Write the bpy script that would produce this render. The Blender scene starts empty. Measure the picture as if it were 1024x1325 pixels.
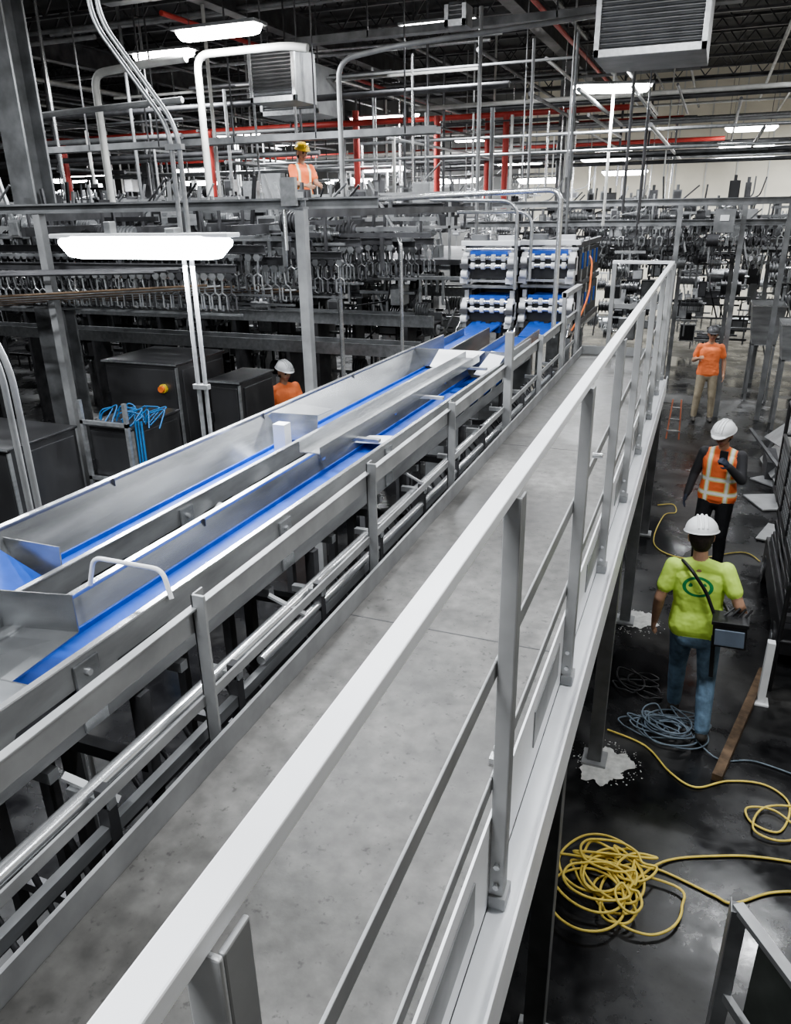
import bpy, bmesh, math, random
import numpy as np
from mathutils import Vector, Matrix
R = random.Random(7)
COL = bpy.context.scene.collection

# ------------------------------------------------------------------ materials
MATS = {}
def mat(name, col, rough=0.5, metal=0.0, var=0.15, scale=6.0, bump=0.0, emit=0.0, stretch=None, detail=6):
    if name in MATS: return MATS[name]
    m = bpy.data.materials.new(name); m.use_nodes = True
    nt = m.node_tree; b = nt.nodes["Principled BSDF"]
    b.inputs["Roughness"].default_value = rough
    b.inputs["Metallic"].default_value = metal
    tc = nt.nodes.new("ShaderNodeTexCoord")
    mp = nt.nodes.new("ShaderNodeMapping"); nt.links.new(tc.outputs["Object"], mp.inputs[0])
    if stretch: mp.inputs["Scale"].default_value = stretch
    n = nt.nodes.new("ShaderNodeTexNoise"); n.inputs["Scale"].default_value = scale; n.inputs["Detail"].default_value = detail
    nt.links.new(mp.outputs[0], n.inputs["Vector"])
    r = nt.nodes.new("ShaderNodeValToRGB")
    r.color_ramp.elements[0].position = 0.3; r.color_ramp.elements[1].position = 0.7
    c0 = [max(0, c*(1-var)) for c in col]; c1 = [min(1, c*(1+var)) for c in col]
    r.color_ramp.elements[0].color = (*c0, 1); r.color_ramp.elements[1].color = (*c1, 1)
    nt.links.new(n.outputs["Fac"], r.inputs[0]); nt.links.new(r.outputs[0], b.inputs["Base Color"])
    if bump:
        bp = nt.nodes.new("ShaderNodeBump"); bp.inputs["Strength"].default_value = bump; bp.inputs["Distance"].default_value = 0.02
        nt.links.new(n.outputs["Fac"], bp.inputs["Height"]); nt.links.new(bp.outputs[0], b.inputs["Normal"])
    if emit:
        b.inputs["Emission Color"].default_value = (*col, 1); b.inputs["Emission Strength"].default_value = emit
    MATS[name] = m
    return m

def concrete_like(name, dark, mid, light, rough0, rough1, s1=1.3, s2=14):
    m = bpy.data.materials.new(name); m.use_nodes = True
    nt = m.node_tree; b = nt.nodes["Principled BSDF"]
    tc = nt.nodes.new("ShaderNodeTexCoord")
    n1 = nt.nodes.new("ShaderNodeTexNoise"); n1.inputs["Scale"].default_value = s1; n1.inputs["Detail"].default_value = 9; n1.inputs["Roughness"].default_value = 0.62
    n2 = nt.nodes.new("ShaderNodeTexNoise"); n2.inputs["Scale"].default_value = s2; n2.inputs["Detail"].default_value = 6
    for n in (n1, n2): nt.links.new(tc.outputs["Object"], n.inputs["Vector"])
    r = nt.nodes.new("ShaderNodeValToRGB"); e = r.color_ramp.elements
    e[0].position = 0.34; e[0].color = (*dark, 1); e[1].position = 0.66; e[1].color = (*light, 1)
    k = r.color_ramp.elements.new(0.5); k.color = (*mid, 1)
    mx = nt.nodes.new("ShaderNodeMixRGB"); mx.blend_type = 'OVERLAY'; mx.inputs[0].default_value = 0.6
    nt.links.new(n1.outputs["Fac"], r.inputs[0]); nt.links.new(r.outputs[0], mx.inputs[1]); nt.links.new(n2.outputs["Fac"], mx.inputs[2])
    v = nt.nodes.new("ShaderNodeTexNoise"); v.inputs["Scale"].default_value = s2*3; v.inputs["Detail"].default_value = 4
    nt.links.new(tc.outputs["Object"], v.inputs["Vector"])
    vr = nt.nodes.new("ShaderNodeMapRange"); vr.inputs[1].default_value=.62; vr.inputs[2].default_value=.72; vr.inputs[3].default_value=0; vr.inputs[4].default_value=.6
    nt.links.new(v.outputs["Fac"], vr.inputs[0])
    m2 = nt.nodes.new("ShaderNodeMixRGB"); m2.inputs[2].default_value = (*[c*.5 for c in dark],1)
    nt.links.new(vr.outputs[0], m2.inputs[0]); nt.links.new(mx.outputs[0], m2.inputs[1])
    nt.links.new(m2.outputs[0], b.inputs["Base Color"])
    mr = nt.nodes.new("ShaderNodeMapRange"); mr.inputs[1].default_value = .38; mr.inputs[2].default_value = .62
    mr.inputs[3].default_value = rough0; mr.inputs[4].default_value = rough1
    nt.links.new(n1.outputs["Fac"], mr.inputs[0]); nt.links.new(mr.outputs[0], b.inputs["Roughness"])
    bp = nt.nodes.new("ShaderNodeBump"); bp.inputs["Strength"].default_value = .12; bp.inputs["Distance"].default_value = .01
    nt.links.new(n2.outputs["Fac"], bp.inputs["Height"]); nt.links.new(bp.outputs[0], b.inputs["Normal"])
    MATS[name] = m
    return m

STEEL = mat("stainless_steel", (.46,.47,.48), .34, .7, .2, 3, stretch=(6,1,6))
STEELB = mat("bright_stainless", (.72,.73,.74), .24, .8, .12, 3, stretch=(6,1,6))
PLATE = mat("brushed_plate", (.30,.305,.31), .38, .55, .3, 2.5, stretch=(1,1,4))
SHEET = mat("polished_sheet_steel", (.38,.39,.40), .27, .78, .4, 1.6, stretch=(2,.8,6))
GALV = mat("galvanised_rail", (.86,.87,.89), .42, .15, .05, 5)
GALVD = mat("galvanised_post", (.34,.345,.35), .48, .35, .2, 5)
DKST = mat("dark_steel", (.09,.09,.095), .48, .4, .4, 4)
MDST = mat("grey_painted_steel", (.20,.205,.21), .5, .35, .35, 4)
BLK = mat("black_plastic", (.02,.02,.022), .4, 0, .3, 8)
BLUE = mat("blue_belt", (.014,.085,.44), .5, 0, .2, 9)
WHITE = mat("white_plastic", (.80,.81,.82), .4, 0, .06, 5)
WPIPE = mat("white_pipe_insulation", (.50,.50,.48), .6, 0, .2, 4)
RED = mat("red_sprinkler_pipe", (.42,.05,.04), .5, 0, .2, 4)
ORANGE = mat("orange_plastic", (.8,.2,.05), .5, 0, .1, 4)
PALEO = mat("faded_orange_fibreglass", (.50,.17,.09), .6, 0, .1, 4)
YEL = mat("yellow_hose_rubber", (.74,.58,.14), .5, 0, .1, 20)
CORD = mat("blue_cord_rubber", (.15,.19,.23), .5, 0, .15, 20)
CABB = mat("cabinet_dark_stainless", (.13,.13,.135), .28, .7, .35, 1.5, stretch=(1,1,.4))
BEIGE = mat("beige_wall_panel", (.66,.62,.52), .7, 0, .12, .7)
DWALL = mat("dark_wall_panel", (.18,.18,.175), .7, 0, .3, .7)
CEILM = mat("roof_deck", (.055,.055,.055), .8, 0, .3, 1)
GROUT = mat("grout_dust", (.62,.62,.60), .9, 0, .2, 20, .3)
RUST = mat("rusty_curb", (.12,.08,.05), .8, 0, .5, 12, .3)
LAMP = mat("fluorescent_lens", (1.0,.98,.95), .4, 0, 0, 1, emit=26)
LAMPN = mat("fluorescent_lens_near", (.90,.95,1.0), .4, 0, 0, 1, emit=30)
DECK = concrete_like("stained_deck_plate", (.058,.056,.053), (.112,.109,.104), (.195,.19,.182), .32, .60, 1.1, 16)
FLOORM = concrete_like("wet_concrete_floor", (.006,.006,.007), (.014,.014,.015), (.042,.041,.039), .12, .48, .9, 10)

# ------------------------------------------------------------------ mesh builder
def frame(d):
    d = d.normalized()
    up = Vector((0,0,1)) if abs(d.z) < .95 else Vector((0,1,0))
    x = d.cross(up).normalized(); y = x.cross(d).normalized()
    return x, y
class B:
    def __init__(s, name, slope=0.0, y0=0.0):
        s.name=name; s.v=[]; s.f=[]; s.m=[]; s.sm=[]; s.mats=[]; s.slope=slope; s.y0=y0
    def mi(s, m):
        if m not in s.mats: s.mats.append(m)
        return s.mats.index(m)
    def add(s, vs, fs, m, smooth=False):
        o=len(s.v); s.v += [tuple(v) for v in vs]; k=s.mi(m)
        for f in fs: s.f.append([i+o for i in f]); s.m.append(k); s.sm.append(smooth)
    def box(s, x0,x1,y0,y1,z0,z1, m, rot=None, piv=None):
        vs=[Vector((x,y,z)) for z in (z0,z1) for y in (y0,y1) for x in (x0,x1)]
        if rot is not None:
            c = Vector(piv) if piv else Vector(((x0+x1)/2,(y0+y1)/2,(z0+z1)/2))
            vs=[rot@(v-c)+c for v in vs]
        s.add(vs,[(0,2,3,1),(4,5,7,6),(0,1,5,4),(2,6,7,3),(0,4,6,2),(1,3,7,5)],m)
    def beam(s,p0,p1,w,h,m):
        p0=Vector(p0);p1=Vector(p1);x,y=frame(p1-p0)
        vs=[p+x*a*w/2+y*b*h/2 for p in (p0,p1) for a,b in ((-1,-1),(1,-1),(1,1),(-1,1))]
        s.add(vs,[(0,1,2,3),(7,6,5,4),(0,4,5,1),(1,5,6,2),(2,6,7,3),(3,7,4,0)],m)
    def ibeam(s,p0,p1,w,h,m,t=.02):
        p0=Vector(p0);p1=Vector(p1);x,y=frame(p1-p0)
        s.beam(p0+y*(h/2-t/2),p1+y*(h/2-t/2),w,t,m); s.beam(p0-y*(h/2-t/2),p1-y*(h/2-t/2),w,t,m); s.beam(p0,p1,t,h-2*t,m)
    def cyl(s,p0,p1,r,m,r1=None,n=10,caps=True,smooth=True):
        p0=Vector(p0);p1=Vector(p1);r1=r if r1 is None else r1;x,y=frame(p1-p0)
        vs=[];
        for p,q in ((p0,r),(p1,r1)):
            for i in range(n):
                a=2*math.pi*i/n; vs.append(p+x*math.cos(a)*q+y*math.sin(a)*q)
        s.add(vs,[(i,(i+1)%n,n+(i+1)%n,n+i) for i in range(n)],m,smooth)
        if caps: s.add(vs,[tuple(range(n-1,-1,-1)),tuple(range(n,2*n))],m)
    def tube(s,pts,r,m,bend=0.0,n=10,seg=6):
        P=[Vector(p) for p in pts]
        if bend>0:
            Q=[P[0]]
            for i in range(1,len(P)-1):
                a=(P[i-1]-P[i]);b=(P[i+1]-P[i]);k=min(bend,a.length*.49,b.length*.49)
                A=P[i]+a.normalized()*k;C=P[i]+b.normalized()*k
                for j in range(seg+1):
                    t=j/seg; Q.append(A*(1-t)**2+P[i]*2*t*(1-t)+C*t*t)
            Q.append(P[-1]);P=Q
        ts=[]
        for i in range(len(P)):
            a=P[max(0,i-1)];b=P[min(len(P)-1,i+1)];ts.append((b-a).normalized())
        x,y=frame(ts[0]);vs=[]
        for i,p in enumerate(P):
            x=(x-ts[i]*x.dot(ts[i])).normalized();y=ts[i].cross(x)
            for k in range(n):
                a=2*math.pi*k/n;vs.append(p+x*math.cos(a)*r+y*math.sin(a)*r)
        fs=[(i*n+k,i*n+(k+1)%n,(i+1)*n+(k+1)%n,(i+1)*n+k) for i in range(len(P)-1) for k in range(n)]
        s.add(vs,fs,m,True)
        s.add(vs,[tuple(range(n-1,-1,-1)),tuple(range((len(P)-1)*n,len(P)*n))],m)
    def ell(s,c,r,m,n=14,k=9,z0=-1.0,rot=None):
        c=Vector(c);r=(r,r,r) if isinstance(r,(int,float)) else r;vs=[];fs=[]
        lo=math.asin(max(-1,z0))
        for j in range(k+1):
            ph=lo+(math.pi/2-lo)*j/k
            for i in range(n):
                a=2*math.pi*i/n
                v=Vector((math.cos(ph)*math.cos(a)*r[0],math.cos(ph)*math.sin(a)*r[1],math.sin(ph)*r[2]))
                if rot is not None:v=rot@v
                vs.append(c+v)
        for j in range(k):
            for i in range(n):fs.append((j*n+i,j*n+(i+1)%n,(j+1)*n+(i+1)%n,(j+1)*n+i))
        s.add(vs,fs,m,True)
    def quad(s,pts,m,t=.006):
        P=[Vector(p) for p in pts];nn=(P[1]-P[0]).cross(P[2]-P[0]).normalized()*t
        vs=P+[p-nn for p in P];k=len(P)
        s.add(vs,[tuple(range(k)),tuple(range(2*k-1,k-1,-1))]+[(i,k+i,k+(i+1)%k,(i+1)%k) for i in range(k)],m)
    def build(s,parent=None,bevel=0.0,loc=None,rotz=0):
        me=bpy.data.meshes.new(s.name)
        vs=s.v if not s.slope else [(x,y,z+s.slope*(y-s.y0)) for x,y,z in s.v]
        me.from_pydata(vs,[],s.f)
        for m in s.mats: me.materials.append(m)
        me.polygons.foreach_set("material_index",s.m); me.polygons.foreach_set("use_smooth",s.sm)
        me.update();o=bpy.data.objects.new(s.name,me);COL.objects.link(o)
        if parent:o.parent=parent
        if bevel:
            b=o.modifiers.new("bev","BEVEL");b.width=bevel;b.segments=2;b.limit_method='ANGLE'
        if loc:o.location=loc
        o.rotation_euler[2]=rotz
        return o
def empty(name,loc=(0,0,0),rotz=0):
    e=bpy.data.objects.new(name,None);e.empty_display_size=.1;COL.objects.link(e);e.location=loc;e.rotation_euler[2]=rotz;return e

# ------------------------------------------------------------------ camera
cd=bpy.data.cameras.new("camera");cd.sensor_fit='VERTICAL';cd.sensor_height=36;cd.sensor_width=27.8;cd.lens=980/1325*36;cd.clip_start=.02
cam=bpy.data.objects.new("camera",cd);COL.objects.link(cam);bpy.context.scene.camera=cam
YAW=math.radians(21.8);PITCH=math.radians(21.9);ROLL=math.radians(1.0)
cam.matrix_world=Matrix.Translation((0,0,3.97))@Matrix.Rotation(YAW,4,'Z')@Matrix.Rotation(math.pi/2-PITCH,4,'X')@Matrix.Rotation(-ROLL,4,'Z')
try: bpy.context.scene.view_settings.look='AgX - Medium High Contrast'
except Exception: pass

# ------------------------------------------------------------------ room
b=B("floor");b.box(-34,7,-6,31,-.2,0,FLOORM);b.build()
b=B("ceiling");b.box(-34,7,-6,31,8.2,8.4,CEILM)
b.build()
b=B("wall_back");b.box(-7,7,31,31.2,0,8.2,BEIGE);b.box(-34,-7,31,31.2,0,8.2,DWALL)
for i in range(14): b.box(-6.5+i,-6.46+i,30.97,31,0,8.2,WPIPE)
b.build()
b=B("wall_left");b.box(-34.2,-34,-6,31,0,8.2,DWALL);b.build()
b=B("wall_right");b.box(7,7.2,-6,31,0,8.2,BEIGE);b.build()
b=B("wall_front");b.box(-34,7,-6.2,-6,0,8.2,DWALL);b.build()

# ------------------------------------------------------------------ catwalk
cw=empty("elevated_catwalk")
YE=9.7
b=B("deck");b.box(-1.33,-.398,-2.5,YE,2.2,2.24,DECK)
for y in (-.4,2.75,5.6,8.4): b.box(-1.33,-.398,y,y+.006,2.236,2.2412,DKST)
b.build(cw)
b=B("toe_boards")
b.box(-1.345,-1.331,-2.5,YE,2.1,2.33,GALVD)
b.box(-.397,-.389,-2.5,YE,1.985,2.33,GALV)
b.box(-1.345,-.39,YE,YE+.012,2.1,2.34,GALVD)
for y in (-.35,1.0,2.3,3.6,4.9,6.2,7.5): b.box(-.3885,-.384,y,y+.5,2.10,2.26,GALVD)
b.build(cw)
b=B("outer_stringer")
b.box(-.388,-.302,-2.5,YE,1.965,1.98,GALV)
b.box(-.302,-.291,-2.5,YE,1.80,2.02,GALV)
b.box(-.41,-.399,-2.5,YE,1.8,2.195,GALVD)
b.box(-1.33,-1.31,-2.5,YE,1.9,2.195,GALVD)
for i in range(9): b.box(-1.31,-.41,-1.6+1.3*i,-1.54+1.3*i,1.95,2.195,DKST)
b.build(cw,.002)
b=B("outer_handrail")
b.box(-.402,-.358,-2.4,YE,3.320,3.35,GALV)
ys=[-.85,.4,1.68,2.92,4.1,5.3,6.5,7.7,8.8,9.62]
PL=mat("galvanised_post_lit_face",(.48,.485,.49),.45,.3,.15,5)  # lighter copy of the post steel, lit face put into the colour
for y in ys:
    b.box(-.390,-.345,y,y+.008,1.985,3.320,PL); b.box(-.353,-.345,y+.008,y+.055,1.985,3.320,GALVD)  # front leg coloured as lit, side leg coloured darker as shaded
    b.box(-.388,-.335,y-.01,y+.07,1.983,2.03,GALVD)
    for z in (2.07,2.15): b.cyl((-.366,y-.012,z),(-.366,y,z),.010,STEELB,n=6)
for y0,y1 in zip(ys[:-1],ys[1:]):
    b.box(-.399,-.391,y0+.0,y1+.0,2.80,2.855,GALVD)
    b.box(-.399,-.391,y0+.0,y1+.0,2.42,2.47,GALVD)
b.box(-1.05,-.358,YE-.06,YE,3.315,3.35,GALV)
b.box(-1.05,-1.0,YE-.06,YE,2.24,3.315,GALVD)
b.box(-1.05,-.4,YE-.03,YE-.02,2.8,2.86,GALVD)
b.cyl((-.35,3.1,3.0),(-.31,3.1,3.0),.012,STEELB)
b.build(cw,.003)
b=B("inner_guardrail")
b.box(-1.415,-1.405,-2.5,9.6,2.70,2.79,GALVD); b.box(-1.415,-1.385,-2.5,9.6,2.788,2.796,GALVD)
for y in (-1.0,.38,1.74,3.14,4.42,5.95,7.2,8.5,9.5):
    b.box(-1.405,-1.355,y,y+.012,2.05,2.84,GALVD); b.box(-1.405,-1.397,y,y+.06,2.05,2.84,GALVD)
b.box(-1.405,-1.395,-2.5,9.6,2.42,2.46,GALVD)
b.box(-1.41,-1.35,5.9,5.97,2.2,3.05,GALVD)
b.box(-1.40,-1.36,8.4,8.45,2.2,3.1,GALVD); b.box(-1.40,-1.36,9.4,9.45,2.2,3.1,GALVD)
b.box(-1.41,-1.35,8.4,9.45,3.05,3.1,GALVD)
b.build(cw,.002)
b=B("support_posts")
for y in (.4,2.65,4.91,7.15,9.5):
    for x in (-.35,-1.25):
        b.box(x-.05,x+.05,y-.05,y+.05,.012,1.965,MDST)
        b.box(x-.09,x+.09,y-.09,y+.09,.001,.03,GALVD)
for y in (2.65,4.91,7.15,9.5):
    b.beam((-.35,y,1.87),(-1.25,y,1.87),.08,.12,DKST)
b.build(cw,.003)
b=B("pipe_clamp");b.cyl((-.45,2.02,2.26),(-.45,2.02,2.3),.02,STEELB);b.box(-.48,-.42,2.0,2.04,2.24,2.26,STEELB);b.build(cw)

b=B("grout_patch")
for (x,y) in ((-.3,4.91),(-.3,7.15)):
    for q in range(3):
        pts=[];cx=x+.05+R.uniform(-.06,.06);cy=y+R.uniform(-.1,.1)
        for i in range(60):
            a=2*math.pi*i/60;r=.14+.03*math.sin(3*a+q)+.015*math.sin(7*a+2*q)+R.uniform(-.012,.012);pts.append((cx+math.cos(a)*r,cy+math.sin(a)*r*1.1,.004+.001*q))
        b.quad(pts,GROUT,.003)
for i in range(300):
    a=R.uniform(0,6.28);r=R.gauss(.20,.05);y=R.choice((4.91,7.15));q=R.uniform(.002,.007)
    b.ell((-.25+math.cos(a)*r,y+math.sin(a)*r,.001),(q,q,.004),GROUT,6,4,0)
b.build()

# ------------------------------------------------------------------ conveyors
SL=-.016
def slotted(b,x,y0,y1,zt,h,m,flip=1):
    t=.006
    b.box(x-t/2,x+t/2,y0,y1,zt-h*.36,zt,m); b.box(x-t/2,x+t/2,y0,y1,zt-h,zt-h*.66,m)
    b.box(x-.018,x+.006,y0,y1,zt,zt+.006,STEELB)
    y=y0;W=.15;G=.27
    while y<y1:
        s=.06*flip;a=y;c=y+W
        za,zb=zt-h*.66,zt-h*.36
        b.quad([(x+t/2,a,za),(x+t/2,c,za),(x+t/2,c+s,zb),(x+t/2,a+s,zb)],m,t)
        y+=W+G
def trough(name,xl,xr,ztl,ztr,zb,y0,y1,sw):
    e=empty(name)
    b=B("side_plates",SL,1)
    b.box(xl-.004,xl+.0,y0,y1,zb-.12,ztl,SHEET); b.box(xl-.03,xl+.0,y0,y1,ztl,ztl+.006,STEELB)
    b.quad([(xl,y0,ztl-.01),(xl+sw,y0,zb+.012),(xl+sw,y1,zb+.012),(xl,y1,ztl-.01)],SHEET,.003)
    for k in range(6): b.box(xl-.001,xl+.012,y0+1.4*k,y0+1.4*k+.006,ztl-.03,ztl+.008,DKST)
    slotted(b,xr,y0,y1,ztr,.27,PLATE)
    for i in range(int((y1-y0)/1.26)): 
        y=y0+.44+i*1.26
        b.box(xr+.004,xr+.014,y,y+.1,ztr-.26,ztr-.02,SHEET)
        for z in (ztr-.06,ztr-.14): b.cyl((xr+.014,y+.05,z),(xr+.024,y+.05,z),.012,STEELB,n=6)
    b.build(e)
    b=B("belt",SL,1)
    b.box(xl+sw-.03,xr-.02,y0,y1,zb-.012,zb,BLUE)
    b.box(xl+sw,xl+sw+.012,y0,y1,zb,zb+.02,BLUE)
    b.box(xl+.05,xr-.01,y0,y1,ztr-.235,ztr-.22,DKST)
    b.box(xr-.03,xr-.022,y0,y1,ztr-.18,ztr-.145,BLUE)
    b.box(xr-.034,xr-.03,y0,y1,ztr-.22,ztr-.02,DKST)
    b.build(e)
    b=B("frame",SL,1)
    y=y0+.2
    while y<y1:
        b.box(xl,xr,y,y+.04,zb-.17,zb-.13,STEEL); b.cyl((xl,y+.3,zb-.05),(xr,y+.3,zb-.05),.025,STEELB)
        y+=.65
    y=y0+.6
    while y<y1:
        b.box(xl-.03,xl+.02,y,y+.05,.04,zb-.1,DKST); b.box(xr-.03,xr+.02,y,y+.05,.04,ztr-.28,DKST)
        b.box(xl,xr,y,y+.05,1.2,1.25,DKST); b.box(xl,xr,y,y+.05,2.1,2.15,DKST)
        y+=1.3
    for z in (1.2,2.0): b.box(xr-.02,xr+.02,y0,y1,z,z+.05,DKST)
    b.build(e)
    return e
c1=trough("belt_conveyor",-2.55,-2.20,2.80,2.70,2.605,-1.5,7.0,.095)
c2=trough("belt_conveyor",-2.05,-1.66,2.66,2.71,2.54,-1.5,7.0,.04)
b=B("diverter_channel",SL,1)
b.box(-1.93,-1.81,3.45,6.6,2.79,2.796,STEELB); b.box(-1.936,-1.93,3.45,6.6,2.79,2.85,SHEET); b.box(-1.81,-1.804,3.45,6.6,2.765,2.83,SHEET)
for y in (3.9,5.1,6.3):
    b.box(-2.04,-1.66,y,y+.04,2.745,2.765,STEEL); b.box(-2.05,-2.03,y,y+.04,2.6,2.765,STEEL)
b.build(c2)
b=B("chute_plates",SL,1)
b.quad([(-2.12,1.62,2.66),(-1.84,1.68,2.66),(-1.84,1.68,2.80),(-2.12,1.62,2.80)],SHEET)
b.quad([(-2.12,1.62,2.66),(-2.12,1.30,2.66),(-1.86,1.30,2.62),(-1.84,1.68,2.66)],SHEET)
b.quad([(-2.12,1.30,2.66),(-2.12,1.30,2.72),(-2.12,1.62,2.80),(-2.12,1.62,2.66)],SHEET)
b.quad([(-1.99,1.00,2.72),(-1.69,1.03,2.66),(-1.69,1.33,2.60),(-1.99,1.27,2.62)],WHITE)
b.quad([(-1.99,1.27,2.62),(-1.69,1.33,2.60),(-1.69,1.33,2.70),(-1.99,1.27,2.74)],SHEET)
b.quad([(-2.53,2.02,2.62),(-2.24,2.02,2.62),(-2.24,2.03,2.77),(-2.53,2.03,2.77)],SHEET)
b.quad([(-2.50,.6,2.74),(-2.26,.6,2.64),(-2.26,1.98,2.64),(-2.50,1.98,2.74)],BLUE)
b.quad([(-2.02,4.35,2.60),(-1.76,4.40,2.60),(-1.72,4.75,2.56),(-2.02,4.6,2.58)],WHITE)
b.tube([(-2.03,1.95,2.68),(-1.99,1.95,2.80),(-1.68,1.95,2.80),(-1.64,1.93,2.70)],.009,WHITE,.04)
b.box(-2.36,-2.28,3.9,3.98,2.62,2.80,WHITE)
b.quad([(-2.53,4.15,2.62),(-2.24,4.25,2.62),(-2.24,4.27,2.78),(-2.53,4.17,2.80)],SHEET)
b.quad([(-2.53,4.17,2.80),(-2.24,4.27,2.78),(-2.24,4.5,2.77),(-2.53,4.5,2.79)],STEELB)
b.box(-2.58,-1.62,6.95,7.35,2.62,2.63,SHEET); b.box(-2.58,-1.62,6.95,6.96,2.62,2.80,SHEET)
b.quad([(-2.24,6.5,2.72),(-1.98,6.5,2.66),(-1.85,6.95,2.8),(-2.3,6.95,2.8)],WHITE)
b.quad([(-1.84,6.55,2.66),(-1.68,6.55,2.64),(-1.66,7.0,2.78),(-1.80,7.0,2.8)],WHITE)
b.box(-2.58,-2.56,6.9,7.9,2.6,2.8,STEEL); b.box(-1.63,-1.61,6.9,7.9,2.6,2.8,STEEL)
for y,x in ((2.9,-2.16),(3.5,-2.14),(5.2,-2.14)): b.cyl((x,y,2.55),(x,y+.12,2.60),.03,WHITE,n=10)
b.build(c1)
b=B("service_pipes")
b.cyl((-1.53,-2,2.40),(-1.53,7,2.30),.026,STEELB,n=14)
b.cyl((-1.47,2.2,2.30),(-1.47,7,2.22),.02,STEELB,n=12)
b.beam((-1.47,-2,2.26),(-1.47,8.5,2.22),.03,.045,STEEL)
b.beam((-1.44,-2,2.12),(-1.44,9.5,2.10),.04,.05,GALVD)
b.beam((-1.52,-2,1.88),(-1.52,9.5,1.88),.04,.06,MDST)
y=-1.5
while y<9:
    b.box(-1.60,-1.44,y,y+.03,2.34,2.37,STEEL); b.box(-1.49,-1.45,y,y+.04,.03,2.4,DKST); y+=.7
for y in (1.3,2.5,4.2): b.beam((-1.60,y,2.42),(-1.46,y+.06,2.32),.03,.01,GALVD)
for i in range(70):
    y=-1+i*.14; b.cyl((-1.49,y,2.15+R.uniform(-.1,.05)),(-1.60,y+.02,2.28),.01,DKST,n=5)
b.build()
b=B("infeed_belt")
for x in (-2.62,-2.02):
    b.box(x-.04,x+.26,7.4,9.0,2.50,2.52,BLUE); b.box(x-.06,x-.04,7.4,9.0,2.4,2.60,SHEET); b.box(x+.26,x+.28,7.4,9.0,2.4,2.62,SHEET)
    for y in (7.6,8.6): b.box(x-.05,x+.27,y,y+.05,0.02,2.4,MDST)
b.build()

# ------------------------------------------------------------------ sorting / grading machines
def grader(x,y):
    e=empty("poultry_grading_machine",(x,y,0))
    b=B("frame")
    for sx in (-.30,.30):
        for yy in (0,.55,1.1):
            b.box(sx-.03,sx+.03,yy,yy+.06,.0,3.55,STEEL)
        b.box(sx-.03,sx+.03,0,2.4,2.35,2.42,STEELB); b.box(sx-.03,sx+.03,0,2.4,2.95,3.02,DKST); b.box(sx-.03,sx+.03,0,2.4,3.45,3.52,DKST)
        b.box(sx-.02,sx+.02,.3,2.3,2.5,2.93,BLK);b.box(sx-.02,sx+.02,.3,2.3,3.04,3.43,BLK)
        for z in (2.70,3.26):
            for k,(yy,zz,r) in enumerate(((-.05,0,.07),(-.12,-.1,.05),(-.02,.1,.06),(-.10,.06,.045))):
                b.cyl((sx-.04,yy,z+zz),(sx+.04,yy,z+zz),r,WHITE,n=14)
            b.box(sx-.04,sx+.04,-.1,.12,z-.12,z+.10,WHITE)
            b.box(sx-.055,sx+.055,-.16,-.11,z-.03,z+.03,DKST)
            b.box(sx-.08,sx+.02,-.06,.06,z-.22,z-.14,WHITE)
    b.box(-.38,.38,-.02,.06,3.5,3.56,WHITE); b.box(-.36,.36,-.02,.06,2.98,3.02,MDST); b.box(-.34,.34,.02,2.3,2.42,2.5,DKST)
    b.box(-.26,.26,.7,2.3,2.55,2.9,BLK); b.box(-.26,.26,.7,2.3,3.08,3.45,BLK)
    b.build(e,.006)
    b=B("rollers_and_belts")
    for z in (2.72,3.26):
        for dz in (0,.10):
            b.cyl((-.27,-.08,z+dz),(.27,-.08,z+dz),.026,STEELB,n=14)
            for k in range(4):
                xx=-.2+.133*k;b.cyl((xx-.024,-.08,z+dz),(xx+.024,-.08,z+dz),.042,WHITE,n=14)
        b.quad([(-.24,-.06,z+.14),(.24,-.06,z+.14),(.24,.5,z+.16),(-.24,.5,z+.16)],BLUE,.012)
        b.box(-.24,.24,-.07,-.05,z+.13,z+.18,BLUE)
        b.box(-.25,.25,-.02,.0,z-.16,z+.14,BLK)
        b.box(-.3,.3,-.04,-.02,z-.2,z-.17,STEEL)
        for k in range(8):
            for s in (-1,1): b.box(min(s*.331,s*.345),max(s*.331,s*.345),.3+.22*k,.36+.22*k,z-.08,z+.12,BLUE if k%2 else MDST)
    b.quad([(-.16,-.9,2.50),(.16,-.9,2.50),(.2,-.05,2.56),(-.2,-.05,2.56)],BLUE,.02)
    for k in range(4):
        b.box(-.26+.13*k,-.2+.13*k,-.14,-.06,2.44,2.57,BLUE if k%2 else BLK)
    for s in (-.34,.34):
        b.quad([(s,-.35,2.42),(s,0,2.42),(s,0,2.62),(s,-.3,2.5)],STEELB,.008)
    b.cyl((-.36,-.03,3.46),(.36,-.03,3.46),.018,STEELB); b.box(-.25,-.05,.0,.15,3.56,3.63,MDST); b.box(.1,.3,.0,.1,3.56,3.62,WHITE)
    b.build(e)
grader(-2.60,9.9); grader(-1.88,10.1)
b=B("orange_air_hose")
b.tube([(-1.42,10.4,3.35),(-1.36,10.2,3.3),(-1.34,10.0,2.95),(-1.4,9.9,2.7),(-1.5,9.8,2.5)],.012,ORANGE,.1)
b.build()

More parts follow.
